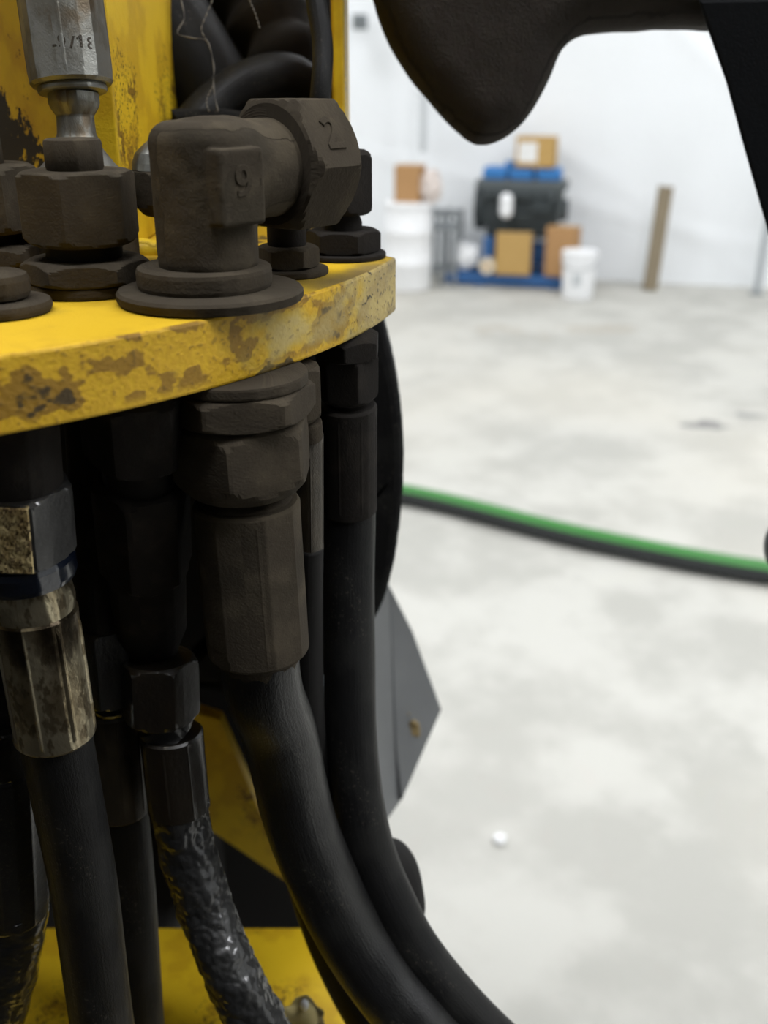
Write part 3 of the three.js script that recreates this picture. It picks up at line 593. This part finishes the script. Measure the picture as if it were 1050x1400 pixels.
// ------------------------------------------------------------------ black hoses between the uprights
const bh = (name, label, pts, r, mat = M.rubber, opt = {}) => { const P = pts.map((p) => at(...p)), o = thing(name, label, 'hose', P[0]); part('hose_body', tube(P, r, opt), mat, o); return o; };
{
  bh('black_hose', 'thick black hose crossing diagonally down behind the elbow, beside the flange', [[120, -90, 0.62], [215, 20, 0.63], [280, 120, 0.64], [340, 220, 0.66], [380, 330, 0.7]], 0.03);
  bh('black_hose', 'black hose arching sideways low behind the elbow nut', [[230, 230, 0.6], [290, 150, 0.61], [350, 112, 0.62], [400, 108, 0.63], [440, 160, 0.65], [455, 260, 0.67]], 0.014);
  const bt = bh('rubber_boot', 'bulging dark rubber boot with folds behind the thin upright cable', [[310, -60, 0.68], [345, 0, 0.67], [375, 55, 0.66], [398, 100, 0.66], [415, 170, 0.68], [420, 260, 0.7]], (t) => 0.025 + 0.01 * Math.sin(Math.min(1, t * 2.2) * Math.PI) ** 2 + 0.0035 * Math.sin(t * 52), M.dark, { seg: 200 });
  bt.userData.category = 'rubber boot';
  part('clamp_band', tube([at(330, -22, 0.672), at(343, -2, 0.67)], 0.036, { seg: 4 }), M.blackSteel, bt);
  bh('black_hose', 'broad black hose filling the dark gap behind the boot', [[250, -120, 0.74], [270, 0, 0.74], [300, 120, 0.75], [330, 300, 0.78]], 0.04);
  bh('upright_cable', 'thin black cable rising from behind the union nut, slightly bowed', [[427, -60, 0.49], [432, 0, 0.49], [441, 60, 0.49], [438, 130, 0.49], [428, 200, 0.5], [415, 290, 0.51], [405, 350, 0.52]], 0.005, M.rubber, { seg: 60, nphi: 20 }).userData.category = 'cable';
  // cobweb threads
  const wb = thing('cobweb', 'grey dusty cobweb strands hanging in the dark behind the elbow', 'cobweb', at(285, 60, 0.56));
  for (const pts of [[[247, 0], [252, 25], [243, 45], [262, 52], [282, 55], [288, 72], [292, 92], [291, 115], [295, 138], [298, 152]], [[290, 0], [283, 20], [276, 40], [283, 56]], [[291, 118], [283, 138], [285, 152]], [[340, 0], [350, 20], [356, 38]]])
    part('strand', tube(pts.map(([x, y], i) => at(x + 2 * nz(i * 3, x, 0), y, 0.56)), (t) => 0.0003 + 0.0002 * Math.sin(t * 40), { seg: 60, nphi: 6 }), std({ color: 0x6a6762, roughness: 1 }), wb);
}

// ------------------------------------------------------------------ hoses hanging below the plate
function vert(px, py, Y) { // point on the horizontal plane Y seen at the pixel, for a fitting axis
  const x = (px - 525) / F, y = (700 - py) / F, ry = y * C - S, k = (Y - EYE) / ry; return V3(x * k, Y, -(C + y * S) * k);
}
{
  // the big dusty hose
  const p = V3(-0.0580, BOT, -0.3925), down = at(357, 925, 0.456);
  const ln = thing('lock_nut', 'broad dusty lock nut under the plate above the largest hose', 'nut', p);
  const ax = V3(p.x, BOT - 0.018, p.z), dir = down.clone().sub(ax).normalize();
  part('flange_ring', ring(28 * mm, 5 * mm).translate(p.x, BOT - 5 * mm, p.z), M.dust, ln);
  part('nut', hex(55 * mm, 13 * mm, { rot: 13 * deg, bottom: 0.99, top: 0.99 }).translate(p.x, BOT - 18 * mm, p.z), M.dust, ln);
  const h = thing('hydraulic_hose', 'largest dusty black hose with brown crimped ferrule curving to the lower right', 'hydraulic hose', ax);
  const k = (s) => ax.clone().addScaledVector(dir, s * mm);
  const flip = (g, s0, s1) => along(g, k(s1), k(s0));                // bodies are turned upright, from s1 below to s0 above
  part('swivel_nut', flip(hex(52 * mm, 31.5 * mm, { rot: 28 * deg, bottom: 0.84, top: 0.95, slope: 0.95, p: 40 }), 0.5, 32), M.dust, h);
  part('neck', flip(turned([[19 * mm, 0], [19 * mm, 3 * mm], [16.5 * mm, 5 * mm], [16.5 * mm, 8 * mm]]), 31, 39), M.dust, h);
  part('ferrule', flip(ferrule(22.2 * mm, 71 * mm, { rot: 0.3, depth: 0.008, ridge: 0.00035 }), 37, 108), M.dust, h);
  const e = k(105), P = [k(90), e, down.clone().lerp(at(362, 950, 0.463), 0.7), at(381, 1000, 0.48), at(418, 1146, 0.51), at(490, 1294, 0.528), at(570, 1400, 0.53), at(690, 1520, 0.53), at(860, 1640, 0.54)];
  part('hose_body', tube(P, 17.6 * mm, { seg: 240, nphi: 64, disp: (x, y, z) => 0.0003 * nz(x * 60, y * 60, z * 60) }), M.worn, h);
  part('dirt_collar', tube([k(106.5), k(113), k(118)], (t) => 18.4 * mm - 0.0006 * t, { seg: 20, nphi: 48, closed: false, disp: (x, y, z, t) => 0.0006 * nz(x * 200, y * 200, z * 200) - 0.0012 * t }), M.dust, h, 'caked dust at the ferrule mouth');
  bh('hydraulic_hose', 'black hose half hidden behind and left of the largest hose', [[358, 470, 0.465], [362, 560, 0.485], [368, 640, 0.5], [366, 800, 0.53], [366, 920, 0.55], [380, 1020, 0.57], [402, 1110, 0.58], [428, 1200, 0.59], [460, 1294, 0.6], [516, 1400, 0.6], [620, 1530, 0.6]], 15.5 * mm).userData.category = 'hydraulic hose';
}
{
  // slender metal tube hose peeping out right of the big nut
  const p = V3(-0.0385, BOT, -0.412), o = thing('hydraulic_hose', 'slim hose with shiny narrow ferrule between the two large hoses', 'hydraulic hose', p);
  part('swivel_nut', hex(27 * mm, 24 * mm, { rot: 40 * deg, bottom: 0.84, top: 1, slope: 1 }).translate(p.x - 2 * mm, BOT - 27 * mm, p.z), M.dust, o);
  part('neck', along(ring(6.5 * mm, 9 * mm, 0.001), at(421, 600, 0.435), at(419, 575, 0.43)), M.dust, o);
  const a = at(421, 590, 0.434), b = at(423, 752, 0.472), c = at(425, 960, 0.51);
  part('ferrule', along(ferrule(5.6 * mm + 0.001, a.distanceTo(b), { dies: 6, depth: 0.01, ridge: 0.0003 }), b, a), M.tarnish, o);
  part('hose_body', tube([b.clone().lerp(a, 0.05), at(422.5, 770, 0.475), at(423, 860, 0.495), c, at(434, 1060, 0.53), at(452, 1140, 0.55), at(480, 1240, 0.57)], (t) => 6.6 * mm, { seg: 80, nphi: 32 }), M.blackSteel, o);
  const t = thing('grey_tube', 'dull grey tube with stepped joint behind the two large hoses', 'tube', at(445, 960, 0.56));
  part('upper_sleeve', tube([at(441, 930, 0.56), at(444, 980, 0.565), at(450, 1062, 0.57)], 0.0075, { seg: 30, nphi: 24 }), M.engineGrey, t);
  part('lower_sleeve', tube([at(450, 1060, 0.572), at(456, 1110, 0.58), at(466, 1190, 0.59)], 0.0085, { seg: 30, nphi: 24 }), M.engineGrey, t);
}
{
  // black hose at the right
  const p = vert(474, 456, BOT), o = thing('hydraulic_hose', 'black hose with long ferrule hanging nearest the bright floor at right', 'hydraulic hose', p);
  const q = at(477, 700, 0.505), dir = q.clone().sub(p).normalize(), k = (s) => p.clone().addScaledVector(dir, s * mm), flip = (g, s0, s1) => along(g, k(s1), k(s0));
  part('lock_nut', flip(hex(28 * mm, 10 * mm, { rot: 0.5 }), 0, 10), M.dark, o);
  part('swivel_nut', flip(hex(25.5 * mm, 24 * mm, { rot: 52 * deg, bottom: 0.84, top: 0.95, slope: 1.1 }), 8, 32), M.dark, o);
  part('neck', flip(turned([[9.5 * mm, 0], [9.5 * mm, 5 * mm]]), 31, 36), M.dark, o);
  part('ferrule', flip(ferrule(13.8 * mm, 57 * mm, { depth: 0.008, rot: 0.5, ridge: 0.0003 }), 34, 91), M.dark, o);
  const P = [k(80), k(94), at(476, 800, 0.515), at(478, 900, 0.52), at(480, 1000, 0.525), at(490, 1094, 0.53), at(508, 1171, 0.533), at(537, 1240, 0.535), at(567, 1297, 0.537), at(653, 1400, 0.54), at(770, 1500, 0.545), at(900, 1580, 0.55)];
  part('hose_body', tube(P, 13.2 * mm, { seg: 220, nphi: 48 }), M.rubber, o);
  const bp = thing('rubber_bumper', 'small black rubber bulge behind the right hose above the floor', 'bumper', at(553, 1210, 0.6));
  part('pad', tube([at(520, 1150, 0.6), at(543, 1190, 0.6), at(552, 1230, 0.6), at(560, 1270, 0.6)], (t) => 0.0125 * Math.sqrt(Math.max(0.05, 1 - (2 * t - 1) ** 4)), { seg: 40, nphi: 32 }), M.blackSteel, bp);
}
{
  // front left hose with the shiny greasy ferrule
  const p = vert(12, 640, BOT), A0 = at(20, 655, 0.372), A1 = at(30, 752, 0.387), B1 = at(47, 832, 0.398), B2 = at(76, 1006, 0.42);
  const o = thing('hydraulic_hose', 'front left hose with shiny greasy ferrule under a mud-caked nut', 'hydraulic hose', V3(A0.x, BOT, A0.z));
  part('stud', along(ring(17 * mm, 30 * mm), A0.clone().lerp(A1, 0.1), A0.clone().lerp(A1, -1)), M.dark, o);
  const nutLen = A0.distanceTo(A1), nut = hex(36 * mm, nutLen, { rot: 3 * deg, bottom: 0.96, top: 0.96, p: 50 });
  const nm = part('swivel_nut', along(nut, A1, A0), M.oily, o);
  // dried mud caked on the flat that faces the camera
  const ny = nutLen, crust = new THREE.PlaneGeometry(18.5 * mm, ny - 2 * mm, 60, 70), CP = crust.attributes.position;
  for (let i = 0; i < CP.count; i++) { const x = CP.getX(i), y = CP.getY(i), e = Math.max(Math.abs(x) / (9.25 * mm), Math.abs(y) / (ny / 2 - 1 * mm)); CP.setZ(i, 18 * mm + (e > 0.97 ? -0.0008 : 0.0007 + 0.0004 * nz(x * 400, y * 340, 2) + 0.0004 * nz(x * 1100, y * 1000, 2))); }
  crust.computeVertexNormals();
  const mud = tex(256, 256, (i, u, v) => { const n = nA[(Math.floor(v * 256) * 2 * 512 + Math.floor(u * 256) * 2) % 262144], m = nB[(Math.floor(v * 256) * 2 * 512 + Math.floor(u * 256) * 2) % 262144]; let c = mix([176, 158, 112], [146, 126, 82], step(0.4, 0.6, n)); return mix(c, [64, 48, 28], step(0.54, 0.64, m) * 0.8); }, { wrap: false });
  const cm = part('mud_crust', along(crust.rotateY(3 * deg).translate(0, ny / 2, 0), A1, A0), std({ map: mud, roughness: 0.95, side: THREE.DoubleSide }), o, 'tan dried mud caked on one flat');
  part('seal_ring', along(ring(19 * mm, 11.5 * mm, 0.003), A1.clone().lerp(B1, 0.48), A1), phys({ color: 0x060d1a, roughness: 0.3, clearcoat: 1, clearcoatRoughness: 0.1, bumpMap: oilBump, bumpScale: 0.0006 }), o, 'dark blue seal ring');
  part('shoulder', along(turned([[15.6 * mm, 0], [16.2 * mm, 4 * mm], [15.8 * mm, 9 * mm], [14 * mm, 13 * mm], [14 * mm, 16 * mm]]), B1, A1), M.greasy, o);
  part('ferrule', along(ferrule(16.4 * mm, B1.distanceTo(B2), { rot: 0.02, depth: 0.018, ridge: 0.0011 }), B2, B1), M.greasy, o);
  part('hose_body', tube([B2.clone().lerp(B1, 0.1), B2, at(92, 1090, 0.435), at(113, 1200, 0.455), at(140, 1400, 0.49), at(168, 1560, 0.52)], 14.6 * mm, { seg: 160, nphi: 56 }), M.rubber, o);
}
{
  // hose behind it
  const a = at(152, 965, 0.5), b = at(165, 1108, 0.52), n0 = at(140, 850, 0.475), n1 = at(151, 955, 0.49);
  const o = thing('hydraulic_hose', 'thin black hose just behind the front left hose with tarnished ferrule', 'hydraulic hose', at(130, 640, 0.45));
  part('stem', tube([at(121, 500, 0.42), at(124, 560, 0.43), at(130, 680, 0.445), at(141, 860, 0.475)], 11 * mm, { seg: 20, nphi: 28 }), M.dark, o);
  part('swivel_nut', along(hex(27 * mm, n0.distanceTo(n1), { rot: 0.5, bottom: 0.88, top: 0.9 }), n1, n0), M.oily, o);
  part('neck', along(ring(10 * mm, a.distanceTo(n1) + 4 * mm), a.clone().lerp(n1, -0.2), n1), M.oily, o);
  part('ferrule', along(ferrule(14.6 * mm, a.distanceTo(b), { rot: 0.4, depth: 0.012 }), b, a), M.tarnish, o);
  part('hose_body', tube([b.clone().lerp(a, 0.1), b, at(175, 1200, 0.535), at(190, 1400, 0.56), at(200, 1520, 0.58)], 13.6 * mm, { seg: 80, nphi: 40 }), M.rubber, o);
}
{
  // oil-soaked hose under the dark union
  const p = V3(-0.0945, BOT, -0.376), o = thing('hydraulic_hose', 'oil-soaked wrinkled hose with wet black nut left of the largest hose', 'hydraulic hose', p);
  const w0 = at(208, 890, 0.487), top = V3(p.x, BOT, p.z), dir = w0.clone().sub(top).normalize(), L = top.distanceTo(w0);
  const k = (f) => top.clone().addScaledVector(dir, L * f), seg = (f0, f1) => L * (f1 - f0), fl = (g, f0, f1) => along(g, k(f1), k(f0));
  part('lock_nut', fl(hex(38 * mm, seg(0, 0.22), { rot: 0.3 }), 0, 0.22), M.dark, o);
  part('union_nut', fl(hex(36 * mm, seg(0.3, 0.66), { rot: 0.42, bottom: 0.84, slope: 1 }), 0.3, 0.66), M.dark, o);
  part('neck', fl(ring(15 * mm, seg(0.2, 0.32)), 0.2, 0.32), M.dark, o);
  part('sleeve', fl(turned([[12 * mm, 0], [13 * mm, 6 * mm], [16.5 * mm, 18 * mm], [17 * mm, seg(0.64, 1.0)]]), 0.64, 1.0), M.dark, o);
  const n0 = at(216, 898, 0.478), n1 = at(220, 985, 0.487), f0 = at(234, 1000, 0.49), f1 = at(245, 1106, 0.503);
  part('swivel_nut', along(hex(33 * mm, n0.distanceTo(n1), { rot: 64 * deg, bottom: 0.86, top: 0.98, slope: 1, p: 46 }), n1, n0), M.oilyNut, o);
  part('gland', along(ring(12.5 * mm, n1.distanceTo(f0) + 4 * mm), f0.clone().lerp(n1, -0.2), n1), M.oily, o);
  part('ferrule', along(ferrule(15.2 * mm, f0.distanceTo(f1), { rot: 0.7, depth: 0.014 }), f1, f0), M.oilyNut, o);
  part('hose_body', tube([f1.clone().lerp(f0, 0.1), f1, at(253, 1150, 0.507), at(282, 1243, 0.512), at(316, 1330, 0.51), at(354, 1400, 0.515), at(420, 1500, 0.52)], 13.5 * mm, { seg: 420, nphi: 96, disp: (x, y, z) => 0.0014 * nz(x * 90, y * 60, z * 90) + 0.0012 * Math.abs(nz(x * 170, y * 120, z * 170)) + 0.0004 * nz(x * 420, y * 300, z * 420) }), M.oily, o);
}
{
  // lower left oily hose
  const a = at(2, 1040, 0.46), b = at(14, 1246, 0.49), o = thing('hydraulic_hose', 'oily hose with grimy ferrule at the lower left corner', 'hydraulic hose', at(0, 900, 0.44));
  part('stem', tube([at(-60, 540, 0.4), at(-34, 700, 0.415), at(-14, 840, 0.43), at(-4, 960, 0.445), a], 12 * mm, { seg: 20, nphi: 28 }), M.dark, o);
  part('swivel_nut', along(hex(36 * mm, 0.026, { rot: 0.8 }), a, at(-8, 940, 0.445)), M.oily, o);
  part('ferrule', along(ferrule(18 * mm, a.distanceTo(b), { rot: 0.2, depth: 0.014 }), b, a), M.oily, o);
  part('hose_body', tube([b.clone().lerp(a, 0.08), b, at(0, 1330, 0.5), at(-20, 1400, 0.51), at(-70, 1500, 0.53)], 17.6 * mm, { seg: 200, nphi: 64, disp: (x, y, z) => 0.0008 * nz(x * 120, y * 90, z * 120) + 0.0004 * nz(x * 500, y * 400, z * 500) }), M.oily, o);
}
{
  // white scraps lying at the bottom
  const s = thing('debris_lump', 'pale lump of dried debris beside the wet hose at the bottom', 'debris', at(414, 1396, 0.6));
  const q = at(414, 1396, 0.6);
  part('lump', skin((x, y, z) => Math.hypot(x, y * 1.1, z) - 0.012 + 0.006 * nz(x * 110, y * 110, z * 110), [-0.022, -0.022, -0.022], [0.022, 0.022, 0.022], 0.0014).translate(q.x, q.y, q.z), std({ color: 0xb9aa72, roughness: 0.7 }), s);
  const w = at(416, 1374, 0.588); part('white_bead', new THREE.IcosahedronGeometry(0.003, 3).scale(0.9, 1.2, 0.9).translate(w.x, w.y, w.z), M.white, s, 'tiny white bead on the lump');
}

// ------------------------------------------------------------------ behind the hoses: rubber guard and grey plate
{
  const d = -0.62, ed = [[300, 150], [380, 170], [440, 240], [490, 340], [520, 430], [538, 500], [548, 560], [552, 620], [549, 690], [540, 760], [526, 815], [512, 845], [490, 880], [440, 915], [380, 930], [240, 930]];
  const pts = splineShape(ed.map(([x, y]) => { const p = atZ(x, y, d); return [p.x, p.y]; }), 160).map(([x, y], i) => [x + 0.0005 * nz(i * 0.9, 3, 1), y]);
  pts.push([-0.12, atZ(240, 930, d).y], [-0.12, atZ(300, 150, d).y]);
  const g = new THREE.ExtrudeGeometry(shapeOf(pts), { depth: 0.03, bevelEnabled: true, bevelThickness: 0.006, bevelSize: 0.006, bevelOffset: -0.006, bevelSegments: 3 });
  const o = thing('rubber_guard', 'black rubber guard with a ragged curved edge behind the hoses', 'rubber guard', V3(-0.05, 0.9, -0.66));
  part('guard_sheet', g.translate(0, 0, d - 0.03), M.guard, o);
}
{
  const d = 0.9, P = (x, y, k = d) => at(x, y, k), o = thing('steel_plate', 'dark grey painted steel plate ending in a blunt point above the floor', 'steel plate', P(560, 970));
  M.greyPaint = std({ map: tex(512, 512, (i) => mix([92, 94, 95], [104, 106, 106], nA[i]), { size: [0.2, 0.2] }), roughness: 0.55, bumpMap: grainBump, bumpScale: 0.0003 });
  const flat = (list, t) => {                                         // solid of thickness t behind the outline
    const n = list[1].clone().sub(list[0]).cross(list[2].clone().sub(list[0])).normalize(); if (n.z < 0) n.negate();
    const X = list[1].clone().sub(list[0]).normalize(), Y = n.clone().cross(X), s = shapeOf(list.map((v) => [v.clone().sub(list[0]).dot(X), v.clone().sub(list[0]).dot(Y)]));
    const g = new THREE.ExtrudeGeometry(s, { depth: t, bevelEnabled: true, bevelThickness: 0.0015, bevelSize: 0.0015, bevelOffset: -0.0015, bevelSegments: 2 });
    return g.translate(0, 0, -t).applyMatrix4(new THREE.Matrix4().makeBasis(X, Y, n)).translate(list[0].x, list[0].y, list[0].z);
  };
  const a = P(512, 770, 0.88), b = P(531, 800, 0.9), c = P(563, 862, 0.91), e = P(603, 970, 0.92), f = P(528, 1090, 0.9), g = P(470, 1130, 0.87), h = P(455, 800, 0.86);
  const m1 = P(534, 900, 0.895), m2 = P(556, 1046, 0.905);
  part('outer_panel', flat([b, c, e, f, P(524, 1020, 0.898)].map((v) => v), 0.008), M.greyPaint, o);
  part('inner_panel', flat([a, b, P(545, 1000, 0.897), f, g, h], 0.008), M.greyPaint, o);
  const s0 = P(560, 1004, 0.9), chip = skin((x, y, z) => Math.hypot(x, y * 0.55, z * 3) - 0.009 + 0.007 * nz(x * 120, y * 120, 3), [-0.02, -0.03, -0.006], [0.02, 0.03, 0.006], 0.0014);
  part('worn_patch', chip.translate(s0.x, s0.y, s0.z), std({ color: 0x8b7850, roughness: 0.8 }), o, 'tan patch of bared primer');
}

// ------------------------------------------------------------------ casting and strut at the top right
M.cast = phys({ specularIntensity: 0.3, map: tex(512, 512, (i) => mix([46, 42, 38], [56, 51, 46], nA[i]), { size: [0.2, 0.2] }), roughness: 0.85, bumpMap: grainBump, bumpScale: 0.0006 });
{
  const d = -0.62;
  const low = [[470, -140], [495, -60], [511, 0], [530, 52], [560, 103], [600, 152], [632, 186], [656, 202], [690, 196], [722, 170], [748, 130], [764, 97], [777, 68], [797, 50], [840, 41], [900, 37], [965, 34], [1010, 36]];
  const pts = splineShape(low.map(([x, y]) => { const p = atZ(x, y, d); return [p.x, p.y]; }), 140);
  const o = thing('cast_bracket', 'dark brown cast bracket with a rounded lobe hanging in from the top', 'bracket', at(650, -50, 0.7));
  const seg = [...pts, [0.42, atZ(1010, 36, d).y], [0.42, 1.62], [pts[0][0], 1.62]];
  const flat2 = (x, y) => {                                          // signed distance to the outline
    let q = 1e9, inside = false;
    for (let i = 0, j = seg.length - 1; i < seg.length; j = i++) {
      const [ax, ay] = seg[i], [bx, by] = seg[j], ex = bx - ax, ey = by - ay, t = clamp(((x - ax) * ex + (y - ay) * ey) / (ex * ex + ey * ey || 1));
      q = Math.min(q, (x - ax - t * ex) ** 2 + (y - ay - t * ey) ** 2);
      if ((ay > y) !== (by > y) && x < ex * (y - ay) / ey + ax) inside = !inside;
    }
    return (inside ? -1 : 1) * Math.sqrt(q);
  };
  const memo = new Map(), R0 = 0.024, cast = skin((x, y, z) => {
    const key = x.toFixed(5) + y.toFixed(5); let f = memo.get(key); if (f === undefined) memo.set(key, f = flat2(x, y));
    const a = f + R0, b = Math.abs(z - d + 0.045) - 0.045 + R0;
    return Math.min(Math.max(a, b), 0) + Math.hypot(Math.max(a, 0), Math.max(b, 0)) - R0 + 0.0006 * nz(x * 60, y * 60, z * 60) - 0.006 * Math.exp(-(((y - 1.475 + 0.1 * (x - 0.1)) / 0.012) ** 2)) * step(0.05, 0.09, x);
  }, [-0.045, 1.36, d - 0.105], [0.43, 1.64, d + 0.02], 0.0032);
  part('lobe_casting', cast, M.cast, o);
  // the strut leans down to the floor, its broad face turned 22 degrees towards the aisle
  const ta = 22 * deg, n = V3(-Math.sin(ta), 0, Math.cos(ta)), X = V3(Math.cos(ta), 0, Math.sin(ta)), p0 = atZ(1010, 150, -0.6), eye = V3(0, EYE, 0);
  const on = ([x, y]) => { const r = at(x, y, 1).sub(eye), k = n.dot(p0.clone().sub(eye)) / n.dot(r), v = r.multiplyScalar(k).add(eye); return [v.clone().sub(p0).dot(X), v.y]; };
  const L = [[955, 0], [966, 36], [992, 110], [1018, 205], [1052, 325]].map(on), a0 = L[2], b0 = L[4], run = (y) => b0[0] + (b0[0] - a0[0]) / (b0[1] - a0[1]) * (y - b0[1]), wd = 0.075;
  const foot = V3(p0.x + X.x * run(0), 0, p0.z + X.z * run(0));
  const q = thing('steel_strut', 'black steel strut slanting down the right edge below the bracket', 'strut', foot);
  const out = [...L, [run(0.012), 0.012], [run(0.012) + wd, 0.012], [b0[0] + wd, b0[1]], [L[0][0] + wd, L[0][1]]];
  const bar = new THREE.ExtrudeGeometry(shapeOf(out), { depth: 0.03, bevelEnabled: true, bevelThickness: 0.002, bevelSize: 0.002, bevelOffset: -0.002, bevelSegments: 2 }).translate(0, 0, -0.03);
  part('bar', bar.applyMatrix4(new THREE.Matrix4().makeBasis(X, V3(0, 1, 0), n)).translate(p0.x, 0, p0.z), phys({ color: 0x101215, roughness: 0.7, specularIntensity: 0.25, bumpMap: grainBump, bumpScale: 0.0003 }), q);
  part('foot_plate', rb(0.16, 0.014, 0.14, foot.x + 0.03, 0.007, foot.z, 0.004), M.blackSteel, q);
  const kx = at(1078, 745, 0.72), hx = run(kx.y + 0.02) + 0.03, k2 = V3(p0.x + X.x * hx, kx.y + 0.02, p0.z + X.z * hx);
  part('handle_rod', tube([k2, k2.clone().lerp(kx, 0.5), kx], 0.006, { seg: 30, nphi: 16 }), M.engineGrey, q);
  part('handle_knob', new THREE.SphereGeometry(0.0165, 28, 20).scale(1, 1.35, 1).translate(kx.x, kx.y, kx.z), M.engineGrey, q, 'grey rounded handle end');
}

renderer.render(scene, camera);
